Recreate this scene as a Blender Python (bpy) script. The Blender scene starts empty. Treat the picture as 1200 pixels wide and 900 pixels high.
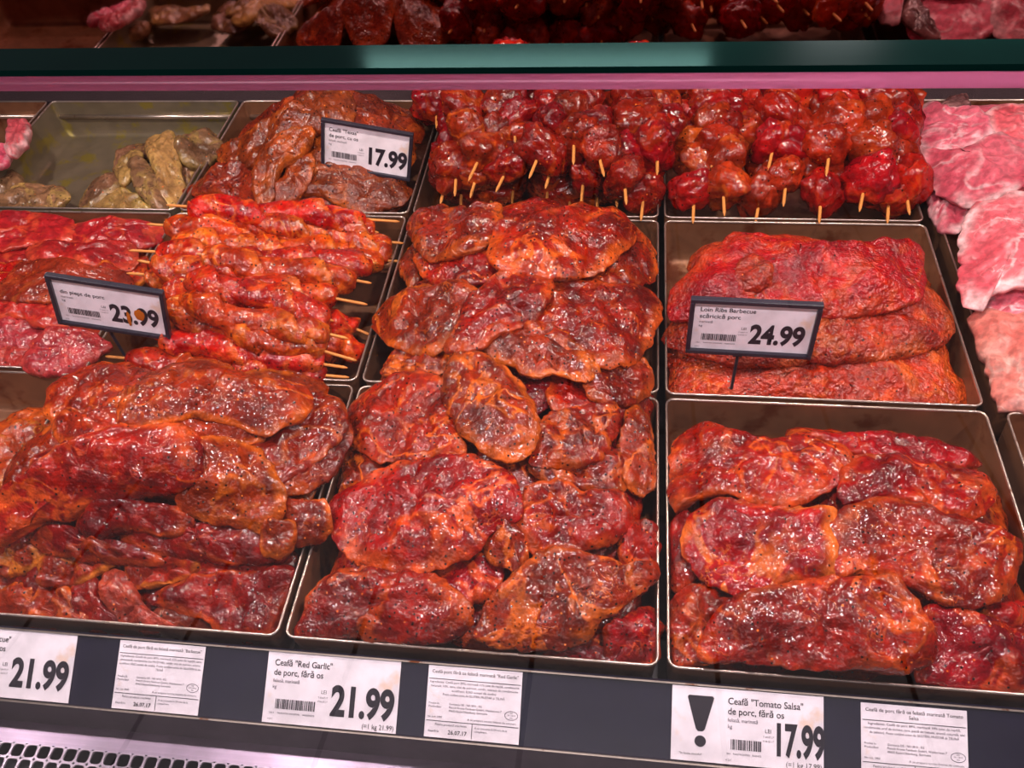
import bpy, bmesh, math, random
from mathutils import Vector, Matrix, noise
random.seed(7)
SC = bpy.context.scene
COL = SC.collection
# ---------------------------------------------------------------- camera
cam_data = bpy.data.cameras.new('camera'); cam_data.sensor_width = 36; cam_data.lens = 30.1942
cam_data.clip_start = .02
cam = bpy.data.objects.new('camera', cam_data); COL.objects.link(cam)
_R = [[0.991501, -0.039357, 0.124003], [0.11156, 0.747576, -0.65474], [-0.066933, 0.663009, 0.745613]]
_C = [0.56692, -1.0942, 0.63789]
cam.matrix_world = Matrix([_R[i]+[_C[i]] for i in range(3)]+[[0,0,0,1]])
SC.camera = cam
# ---------------------------------------------------------------- world, lights, exposure
w = bpy.data.worlds.new('store'); SC.world = w; w.use_nodes = True
w.node_tree.nodes['Background'].inputs[0].default_value = (.95,.9,1,1)
w.node_tree.nodes['Background'].inputs[1].default_value = .05
def area(name, loc, rot, sx, sy, power, col):
    d = bpy.data.lights.new(name,'AREA'); d.shape='RECTANGLE'; d.size=sx; d.size_y=sy; d.energy=power; d.color=col
    o = bpy.data.objects.new(name,d); COL.objects.link(o); o.location=loc; o.rotation_euler=[math.radians(a) for a in rot]
    return o
# two rows of small LED lamps inside the counter
for i in range(4):
    x_=-.35+i*.50
    area('counter_lamp_front', (x_,-.74,.545), (-12,0,0), .03,.02, 9.0/4, (1,.84,.86))
    area('counter_lamp_back', (x_+.2,-.36,.60), (6,0,0), .03,.02, 9.6/4, (1,.86,.78))
area('edge_streak_lamp', (.19,2.0,2.065), (180+90,0,0), 1.32,.028, 1.1, (.75,1,.95))  # unseen strip lamp added so the glass edge mirrors a teal streak
area('store_light', (.2,-3.2,2.2), (0,0,0), 3.5,1.2, 27, (1,.90,.92))
SC.view_settings.view_transform='Standard'; SC.view_settings.look='None'
SC.view_settings.exposure = 0.0; SC.view_settings.gamma = 1.0; SC.view_settings.use_curve_mapping = False

# ---------------------------------------------------------------- helpers
def tag(o, label=None, cat=None, group=None, kind=None):
    if label: o['label']=label
    if cat: o['category']=cat
    if group: o['group']=group
    if kind: o['kind']=kind
    return o
def empty(name, loc, mat=None):
    o=bpy.data.objects.new(name,None); COL.objects.link(o); o.empty_display_size=.02
    if mat is not None: o.matrix_world=mat
    else: o.location=loc
    return o
def link(name, me, mat=None, parent=None, smooth=False):
    if smooth: me.polygons.foreach_set('use_smooth',[True]*len(me.polygons))
    if mat and not me.materials: me.materials.append(mat)
    o=bpy.data.objects.new(name,me); COL.objects.link(o)
    if parent: o.parent=parent
    return o
def obj(name, bm, mat, parent=None, smooth=False):
    me=bpy.data.meshes.new(name); bm.to_mesh(me); bm.free()
    return link(name,me,mat,parent,smooth)
def add_box(bm, lo, hi, bevel=0):
    r=bmesh.ops.create_cube(bm,size=1)
    c=[(a+b)/2 for a,b in zip(lo,hi)]; s=[b-a for a,b in zip(lo,hi)]
    for v in r['verts']: v.co=Vector([c[i]+v.co[i]*s[i] for i in range(3)])
    if bevel:
        es={e for v in r['verts'] for e in v.link_edges}
        bmesh.ops.bevel(bm,geom=list(es),offset=bevel,segments=2,affect='EDGES',profile=.5)
def add_tube(bm, pts, r, n=8, cap=True, taper=None):
    rings=[]
    pts=[Vector(p) for p in pts]
    for i,p in enumerate(pts):
        d=(pts[min(i+1,len(pts)-1)]-pts[max(i-1,0)]).normalized()
        a=d.orthogonal().normalized() if i==0 else (a-d*a.dot(d)).normalized()
        b=d.cross(a); rr=r*(taper[i] if taper else 1)
        rings.append([bm.verts.new(p+(a*math.cos(t)+b*math.sin(t))*rr) for t in [2*math.pi*k/n for k in range(n)]])
    for A,B in zip(rings,rings[1:]):
        for k in range(n): bm.faces.new((A[k],A[(k+1)%n],B[(k+1)%n],B[k]))
    if cap: bm.faces.new(rings[0][::-1]); bm.faces.new(rings[-1])
# ---------------------------------------------------------------- materials
class NT:
    def __init__(s,name):
        s.m=bpy.data.materials.new(name); s.m.use_nodes=True; s.t=s.m.node_tree
        s.b=s.t.nodes['Principled BSDF']; s.out=s.t.nodes['Material Output']
    def n(s,typ,**kw):
        x=s.t.nodes.new(typ)
        for k,v in kw.items():
            if k.startswith('i_'):
                key=k[2:]; key=int(key) if key.isdigit() else key
                s.put(x.inputs[key],v)
            else: setattr(x,k,v)
        return x
    def put(s,inp,v):
        if isinstance(v,bpy.types.NodeSocket): s.t.links.new(v,inp)
        else: inp.default_value=v
    def math(s,op,a,b=0,c=0,clamp=False):
        x=s.n('ShaderNodeMath',operation=op,use_clamp=clamp); s.put(x.inputs[0],a); s.put(x.inputs[1],b); s.put(x.inputs[2],c); return x.outputs[0]
    def ramp(s,v,a,b,lo=0,hi=1):
        x=s.n('ShaderNodeMapRange',interpolation_type='SMOOTHSTEP'); s.put(x.inputs[0],v)
        for i,k in enumerate((a,b,lo,hi)): s.put(x.inputs[i+1],k)
        return x.outputs[0]
    def mix(s,f,a,b,mode='MIX'):
        x=s.n('ShaderNodeMix',data_type='RGBA',blend_type=mode); s.put(x.inputs[0],f)
        s.put(x.inputs[6],a); s.put(x.inputs[7],b); return x.outputs[2]
    def noise(s,vec,scale,detail=3,rough=.55,dist=0):
        x=s.n('ShaderNodeTexNoise'); s.put(x.inputs['Vector'],vec); s.put(x.inputs['Scale'],scale); s.put(x.inputs['Detail'],detail); s.put(x.inputs['Roughness'],rough); s.put(x.inputs['Distortion'],dist)
        return x.outputs[0]
    def voro(s,vec,scale,out='Distance',feature='F1'):
        x=s.n('ShaderNodeTexVoronoi',feature=feature); s.put(x.inputs['Vector'],vec); s.put(x.inputs['Scale'],scale); return x.outputs[out]
def rgb(r,g,b):
    f=lambda c: ((c/255+.055)/1.055)**2.4 if c>10 else c/255/12.92
    return (f(r),f(g),f(b),1)
def meat(name, dark, mid, fat, veins=.5, rimfat=.5, specks=.5, rough=.2, bump=.55, pepper=(40,15,8), scale=1.0, coat=.4, sss=.0, bright=None, spec=.55, grain=.28):
    N=NT(name)
    tc=N.n('ShaderNodeTexCoord').outputs['Object']; rnd=N.n('ShaderNodeObjectInfo').outputs['Random']
    off=N.n('ShaderNodeVectorMath',operation='ADD'); N.put(off.inputs[0],tc)
    cx=N.n('ShaderNodeCombineXYZ'); N.put(cx.inputs[0],N.math('MULTIPLY',rnd,7.3)); N.put(cx.inputs[1],N.math('MULTIPLY',rnd,3.1)); N.put(cx.inputs[2],N.math('MULTIPLY',rnd,1.7)); N.put(off.inputs[1],cx.outputs[0])
    V=off.outputs[0]
    at=N.n('ShaderNodeAttribute',attribute_name='rim'); rim=at.outputs['Fac']
    n1=N.noise(V,22*scale,4,.6,.4)
    col=N.mix(N.ramp(n1,.34,.66),rgb(*dark),rgb(*mid))
    if bright:
        nb=N.noise(V,30*scale,3,.6,.8)
        col=N.mix(N.ramp(nb,.56,.72),col,rgb(*bright))
    # marbling seams
    nv=N.noise(V,15*scale,3,.55,.9)
    ridge=N.math('ABSOLUTE',N.math('SUBTRACT',nv,.5))
    mask=N.ramp(N.noise(V,11*scale,2),.42,.60)
    v1=N.math('MULTIPLY',N.ramp(ridge,.045,.008),mask)
    nv2=N.noise(V,48*scale,3,.55,.6)
    v2=N.math('MULTIPLY',N.ramp(N.math('ABSOLUTE',N.math('SUBTRACT',nv2,.5)),.03,.0),N.ramp(N.noise(V,26*scale,2),.5,.66))
    vv=N.math('MULTIPLY',N.math('MAXIMUM',v1,N.math('MULTIPLY',v2,.7)),veins,clamp=True)
    # fat cover near the cut's edge
    rf=N.math('MULTIPLY',N.ramp(rim,.72,.93),N.ramp(N.noise(V,16*scale,3),.44,.6))
    ff=N.math('MAXIMUM',vv,N.math('MULTIPLY',rf,rimfat),clamp=True)
    fatc=N.mix(N.ramp(N.noise(V,60*scale,2),.35,.65),rgb(*fat),rgb(*[int(c*.8) for c in fat]))
    col=N.mix(ff,col,fatc)
    # spice specks
    if specks:
        vx=N.n('ShaderNodeTexVoronoi',feature='F1'); N.put(vx.inputs['Vector'],V); N.put(vx.inputs['Scale'],260)
        sep=N.n('ShaderNodeSeparateColor'); N.put(sep.inputs[0],vx.outputs['Color'])
        m=N.math('MULTIPLY',N.ramp(vx.outputs['Distance'],.34,.2),N.math('GREATER_THAN',sep.outputs[0],1-specks*.5))
        col=N.mix(m,col,rgb(*pepper))
        m2=N.math('MULTIPLY',N.ramp(vx.outputs['Distance'],.3,.15),N.math('LESS_THAN',sep.outputs[0],specks*.12))
        col=N.mix(m2,col,rgb(225,110,40))
    fv=N.ramp(N.noise(V,150,2,.6),.3,.7,.72,1.22); mm=N.n('ShaderNodeVectorMath',operation='SCALE'); N.put(mm.inputs[0],col); N.put(mm.inputs['Scale'],fv); col=mm.outputs[0]
    # each piece a little lighter or darker
    hsv=N.n('ShaderNodeHueSaturation'); N.put(hsv.inputs['Color'],col); N.put(hsv.inputs['Value'],N.math('MULTIPLY_ADD',rnd,.35,.84)); N.put(hsv.inputs['Hue'],N.math('MULTIPLY_ADD',N.math('FRACT',N.math('MULTIPLY',rnd,17.3)),.014,.493))
    N.put(N.b.inputs['Base Color'],hsv.outputs[0])
    N.put(N.b.inputs['Roughness'],N.math('MULTIPLY_ADD',N.noise(V,60,2),.10,rough-.04))
    N.put(N.b.inputs['Specular IOR Level'],spec)
    N.put(N.b.inputs['Coat Weight'],0.0)
    if sss: N.put(N.b.inputs['Subsurface Weight'],sss); N.put(N.b.inputs['Subsurface Radius'],(.012,.004,.003)); N.put(N.b.inputs['Subsurface Scale'],1.)
    h=N.math('ADD',N.math('MULTIPLY',N.noise(V,110,2,.55),.72),N.math('MULTIPLY',N.noise(V,300,1,.5),grain))
    h=N.math('ADD',h,N.math('MULTIPLY',ff,.15))
    bp=N.n('ShaderNodeBump',i_Strength=bump,i_Distance=.006); N.put(bp.inputs['Height'],h)
    N.put(N.b.inputs['Normal'],bp.outputs[0])
    return N.m
def plain(name,c,rough=.5,metal=0,spec=.5,bump=0,bscale=200,dirt=None,dscale=20,dth=.58):
    N=NT(name); tc=N.n('ShaderNodeTexCoord').outputs['Object']
    col=N.mix(N.ramp(N.noise(tc,35,4),.3,.7),rgb(*[int(x*.9) for x in c]),rgb(*c))
    if dirt: col=N.mix(N.ramp(N.noise(tc,dscale,5,.65),dth,dth+.12),col,rgb(*dirt))
    N.put(N.b.inputs['Base Color'],col); N.put(N.b.inputs['Roughness'],rough); N.put(N.b.inputs['Metallic'],metal); N.put(N.b.inputs['Specular IOR Level'],spec)
    if bump:
        bp=N.n('ShaderNodeBump',i_Strength=bump,i_Distance=.002); N.put(bp.inputs['Height'],N.noise(tc,bscale,3)); N.put(N.b.inputs['Normal'],bp.outputs[0])
    return N.m
M={}
M['garlic']=meat('garlic marinade',(86,8,2),(146,24,5),(216,90,24),.8,.7,.6)
M['bbq']=meat('barbecue marinade',(92,12,2),(142,30,5),(214,92,24),.6,.75,.3,rough=.18)
M['rawtip']=meat('pinkish marinade',(110,28,20),(150,48,36),(200,84,48),.3,.2,.25)
M['salsa']=meat('tomato marinade',(98,8,2),(156,24,5),(222,92,24),.75,.55,.25,rough=.18)
M['fatty']=meat('fat rimmed meat',(112,14,3),(170,36,7),(230,120,38),.85,1.0,.25)
M['ribs']=meat('rib marinade',(132,14,3),(178,32,7),(222,100,34),.5,.4,.15,rough=.26,bump=.9,bright=(200,58,16),grain=.5)
M['raw']=meat('red raw meat',(128,20,12),(166,42,26),(222,96,48),.75,.5,.08,rough=.28,bump=.3)
M['rawbrown']=meat('brownish raw meat',(108,22,8),(150,40,16),(214,104,42),.4,.6,.2,rough=.25,bump=.5)
M['rawpink']=meat('pink red meat',(136,28,28),(170,54,48),(216,104,76),.5,.3,.1,rough=.22,bump=.5)
M['orange']=meat('orange marinade',(140,42,6),(192,80,14),(226,136,32),.8,.6,.8)
M['olive']=meat('herb marinade',(100,68,46),(140,98,70),(180,144,76),.6,.6,.3,pepper=(60,45,20),bump=.45)
M['olivey']=meat('yellow herb marinade',(132,96,56),(166,126,72),(198,164,84),.7,.7,.3,pepper=(70,55,20),bump=.45)
M['texas']=meat('rust marinade',(98,28,8),(146,48,14),(210,94,32),.5,.6,.6,rough=.24)
M['pink']=meat('raw pink meat',(190,68,86),(212,98,112),(242,184,188),.9,1.0,.0,rough=.36,bump=.16,sss=.1,grain=.05)
M['pinkrib']=meat('pale rib meat',(206,92,90),(226,126,118),(242,182,172),.7,.4,.0,rough=.40,bump=.2,sss=.1,grain=.05)
M['pinkdark']=meat('grey meat',(90,55,55),(130,85,85),(170,120,115),.5,.5,.0,bump=.3)
M['red']=meat('red cube marinade',(92,7,2),(140,20,5),(222,92,22),.4,.0,.3,rough=.18,bright=(176,48,12))
M['light']=meat('light red cube marinade',(116,12,4),(164,32,10),(226,104,32),.3,.0,.25,rough=.17,bump=.4)
M['twist']=meat('orange red marinade',(134,18,2),(188,46,7),(220,100,28),.75,.9,.5,rough=.19,scale=1.2,bright=(214,84,16))
M['wood']=plain('stick wood',(224,142,66),.55)
M['steel']=plain('tray steel',(150,100,70),.38,.45,dirt=(110,52,22),dscale=16,dth=.50)  # brown holds marinade stains plus the meat's warm reflection, put into the colour
M['steel_oil']=plain('oily tray steel',(134,118,96),.36,.45,dirt=(140,122,52),dscale=26,dth=.52)
M['rim']=plain('tray rim steel',(216,196,184),.3,.9,dirt=(140,70,30),dscale=55,dth=.60)
M['deck']=plain('dark deck',(40,32,36),.4)
M['perf']=plain('dark perforated panel',(52,38,44),.5,bump=1,bscale=400)
M['rail']=plain('label rail plastic',(28,25,46),.28,spec=.4)
M['lip']=plain('dark rail lip',(120,112,114),.3,.6)
M['ledge']=plain('brushed steel ledge',(150,134,152),.38,1)
M['grille']=plain('white grille',(172,158,174),.35,.3)
M['void']=plain('dark duct',(22,20,26),.7)
M['paper']=plain('paper card',(250,240,250),.55,dirt=(236,205,190),dscale=14,dth=.62)
M['ink']=plain('ink',(38,32,44),.5)
M['inkg']=plain('grey ink',(78,70,88),.6)
M['frame']=plain('tag frame plastic',(42,38,52),.35)
M['oil']=plain('orange marinade drop',(196,104,26),.2)
M['mirror']=plain('back mirror',(190,150,150),.05,1)
M['edge']=plain('green glass edge',(10,46,40),.10,spec=.8); M['edge'].node_tree.nodes['Principled BSDF'].inputs['Specular Tint'].default_value=(.05,.75,.65,1)
N=NT('pink lit edge glow'); ts=N.n('ShaderNodeBsdfTranslucent'); ts.inputs[0].default_value=(1,.5,.72,1); g2=N.n('ShaderNodeBsdfGlossy'); g2.inputs['Roughness'].default_value=.3; g2.inputs[0].default_value=(1,.7,.8,1)
mx=N.n('ShaderNodeMixShader'); mx.inputs[0].default_value=.2; N.put(mx.inputs[1],ts.outputs[0]); N.put(mx.inputs[2],g2.outputs[0]); N.put(N.out.inputs[0],mx.outputs[0]); M['edge_glow']=N.m  # pink tint stands in for lamplight caught in the glass edge
# glass: thin clear pane
N=NT('counter glass'); N.t.nodes.remove(N.b)
lw=N.n('ShaderNodeLayerWeight',i_Blend=.5); fr=N.math('MULTIPLY_ADD',N.math('POWER',lw.outputs['Facing'],5),.96,.042); gl=N.n('ShaderNodeBsdfGlossy'); gl.inputs['Roughness'].default_value=.015
tr=N.n('ShaderNodeBsdfTransparent'); tr.inputs[0].default_value=(.985,.99,.985,1)
mx=N.n('ShaderNodeMixShader'); N.put(mx.inputs[0],fr); N.put(mx.inputs[1],tr.outputs[0]); N.put(mx.inputs[2],gl.outputs[0]); N.put(N.out.inputs[0],mx.outputs[0])
M['glass']=N.m
# floor tiles of the aisle
N=NT('aisle floor tiles'); br=N.n('ShaderNodeTexBrick'); br.offset=0
N.put(br.inputs['Vector'],N.n('ShaderNodeTexCoord').outputs['Object'])
for k,v in (('Color1',rgb(176,170,172)),('Color2',rgb(166,160,164)),('Mortar',rgb(50,46,50)),('Scale',1.0),('Mortar Size',.006),('Brick Width',.4),('Row Height',.4)): br.inputs[k].default_value=v
N.put(N.b.inputs['Base Color'],br.outputs['Color']); N.b.inputs['Roughness'].default_value=.35
M['floor']=N.m
# ---------------------------------------------------------------- the store floor
bm=bmesh.new(); add_box(bm,(-3.5,-6.0,-1.0),(4.5,1.5,-.95))
tag(obj('floor',bm,M['floor']),kind='structure')
# ---------------------------------------------------------------- the counter
CT=empty('display_counter',(0.3,-.4,-.95))
tag(CT,'refrigerated glass meat counter with a dark label rail and steel front ledge','counter')
def cpart(name,bm,mat,smooth=False):
    for v in bm.verts: v.co-=CT.location
    return obj(name,bm,mat,CT,smooth)
XL,XR=-.75,1.65
bm=bmesh.new(); add_box(bm,(XL,-.82,-.10),(XR,.055,-.064)); cpart('deck',bm,M['deck'])
bm=bmesh.new(); add_box(bm,(XL,-.94,-.95),(XR,.055,-.17),.01); cpart('base_cabinet',bm,M['deck'])
bm=bmesh.new(); add_box(bm,(XL,.008,-.064),(XR,.055,-.006),.002); cpart('perforated_panel',bm,M['perf'])
bm=bmesh.new(); add_box(bm,(XL,.055,-.17),(XR,.067,.62)); cpart('back_mirror',bm,M['mirror'])
def prism(bm,prof,x0,x1):
    A=[bm.verts.new((x0,y,z)) for y,z in prof]; B=[bm.verts.new((x1,y,z)) for y,z in prof]
    n=len(prof)
    for i in range(n): bm.faces.new((A[i],B[i],B[(i+1)%n],A[(i+1)%n]))
    bm.faces.new(A[::-1]); bm.faces.new(B)
    bmesh.ops.recalc_face_normals(bm,faces=bm.faces)
BETA=math.radians(31); RY,RZ=-.8235,-.004
def rail_pt(s,h=0): return (RY-s*math.cos(BETA)-h*math.sin(BETA), RZ-s*math.sin(BETA)+h*math.cos(BETA))
bm=bmesh.new(); prism(bm,[(RY+.003,RZ-.004),(RY,RZ),rail_pt(.0575),rail_pt(.0575,-.004),(RY+.003,-.06)],XL,XR); cpart('label_rail',bm,M['rail'])
bm=bmesh.new()
for s,h in ((.0,.0022),(.0575,.003)):
    p=rail_pt(s,0); q=rail_pt(s+(.003 if s==0 else -.003),0)
    prism(bm,[p,rail_pt(s,h),rail_pt(s+(.0012 if s==0 else -.0012),h),rail_pt(s+(.0012 if s==0 else -.0012),0)],XL,XR)
cpart('rail_lip',bm,M['rim'])
y1,z1=rail_pt(.0575)
bm=bmesh.new(); prism(bm,[(y1,z1),(y1-.004,z1-.036),(y1,z1-.036),(y1+.004,z1)],XL,XR); cpart('rail_skirt',bm,M['lip'])
LZ=z1-.036; LY=y1-.004
bm=bmesh.new(); prism(bm,[(LY+.01,LZ),(LY-.017,LZ),(LY-.017,LZ-.003),(LY+.01,LZ-.003)],XL,XR); cpart('steel_ledge',bm,M['ledge'])
# perforated air grille with real holes
bm=bmesh.new(); P_=.0118; H_=.0099; G0=LY-.017
def rr(cx,cy,h,r,k=3):
    out=[]
    for qx,qy,a0 in ((1,1,0),(-1,1,90),(-1,-1,180),(1,-1,270)):
        for i in range(k+1):
            a=math.radians(a0+90*i/k); out.append((cx+qx*(h-r)+r*math.cos(a),cy+qy*(h-r)+r*math.sin(a)))
    return out
nx=int((XR-XL)/P_)
for i in range(nx):
    for j in range(5):
        cx=XL+(i+.5)*P_; cy=G0-(j+.5)*P_
        inn=[bm.verts.new((x,y,LZ)) for x,y in rr(cx,cy,H_/2,.0028)]
        low=[bm.verts.new((x,y,LZ-.0018)) for x,y in rr(cx,cy,H_/2,.0028)]
        h=P_/2
        outv=[]
        for k,(x,y) in enumerate(rr(cx,cy,H_/2,.0028)):
            dx,dy=x-cx,y-cy; q=k//4; kk=k%4
            sx,sy=((1,1),(-1,1),(-1,-1),(1,-1))[q]
            m=max(abs(dx),abs(dy)); 
            outv.append(bm.verts.new((cx+dx/m*h,cy+dy/m*h,LZ)))
        n=len(inn)
        for k in range(n):
            bm.faces.new((inn[k],inn[(k+1)%n],outv[(k+1)%n],outv[k])[::-1])
            bm.faces.new((low[k],low[(k+1)%n],inn[(k+1)%n],inn[k])[::-1])
g=cpart('air_grille',bm,M['grille']); g['kind']='stuff'
bm=bmesh.new(); add_box(bm,(XL,G0-.062,LZ-.05),(XR,G0+.02,LZ-.03)); cpart('air_duct',bm,M['void'])
bm=bmesh.new(); add_box(bm,(XL,G0-.085,-.17),(XR,G0-.058,LZ+.006),.003); cpart('front_frame',bm,M['ledge'])
# slanted front glass, its polished green top edge and added pink trim
GB=(G0-.070,LZ+.006); GT=(-.880,.5205)
gv=Vector((0,GT[0]-GB[0],GT[1]-GB[1])).normalized(); gn=Vector((0,-gv.z,gv.y))
def gp(s_from_top,d): 
    p=Vector((0,GT[0],GT[1]))-gv*s_from_top+gn*d; return (p.y,p.z)
L=(Vector((0,)+GT)-Vector((0,)+GB)).length
bm=bmesh.new(); prism(bm,[gp(.0005,0),gp(.0005,-.006),gp(L,-.006),gp(L,0)],XL,XR); cpart('front_glass',bm,M['glass'])

# heights of the meat heaps above the tray rims: HEAP[key] = low, amplitude, profile across X, profile along Y
HEAP = {
 'bbq':   (-.040,.100,[(-.06,.62),(.03,.85),(.12,1),(.2,.97),(.26,.72),(.31,.55)],[(-.82,.14),(-.775,.26),(-.74,.48),(-.70,.88),(-.62,1),(-.55,.85)]),
 'garlic':(-.045,.100,[(.30,.35),(.34,.62),(.42,.95),(.48,1),(.55,.85),(.61,.5)],[(-.82,.20),(-.77,.42),(-.69,.6),(-.6,.72),(-.5,.85),(-.40,.95),(-.33,1),(-.25,.85)]),
 'salsa': (-.045,.060,[(.60,.4),(.66,.85),(.76,1),(.86,.9),(.92,.5)],[(-.82,.38),(-.76,.75),(-.68,1),(-.6,.9),(-.55,.5)]),
 'ribs':  (-.050,.078,[(.60,.5),(.66,.9),(.75,1),(.85,.85),(.91,.5)],[(-.55,.4),(-.5,.6),(-.42,.9),(-.34,1),(-.28,.8)]),
 'texas': (-.045,.112,[(-.02,.32),(.06,.62),(.14,1),(.2,.97),(.27,.65),(.31,.4)],[(-.28,.25),(-.22,.5),(-.15,.85),(-.09,1),(-.02,.6)]),
 'raw':   (-.045,.052,[(-.5,.9),(-.06,.9),(.01,.55)],[(-.55,.4),(-.48,.8),(-.3,.9),(-.26,.5)]),
 'orange':(-.045,.036,[(-.5,.9),(0,.9)],[(-.8,.9),(-.6,.9),(-.55,.5)]),
 'olive': (-.050,.052,[(-.32,.2),(-.2,.3),(-.12,.85),(-.04,1),(0,.6)],[(-.27,.5),(-.15,.9),(-.06,.8),(0,.2)]),
 'pink':  (-.045,.085,[(.90,.45),(.97,.9),(1.1,1),(1.4,1)],[(-.56,.5),(-.4,.7),(-.25,.8),(-.1,1),(0,.6)]),
 'pale':  (-.040,.040,[(-.62,1),(-.3,1)],[(-.27,1),(0,1)]),
 'twist': (-.045,.090,[(-.04,.5),(.05,.9),(.15,1),(.25,.6),(.31,.3)],[(-.56,.5),(-.47,.8),(-.38,1),(-.3,.95),(-.25,.8)]),
}
def _ip(t, v):
    if v <= t[0][0]: return t[0][1]
    for (a, fa), (b, fb) in zip(t, t[1:]):
        if v <= b:
            s = (v-a)/(b-a); s = s*s*(3-2*s)*.5 + s*.5
            return fa+(fb-fa)*s
    return t[-1][1]
def heap(key, x, y):
    lo, am, tx, ty = HEAP[key]
    return lo + am*_ip(tx, x)*_ip(ty, y)

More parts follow.
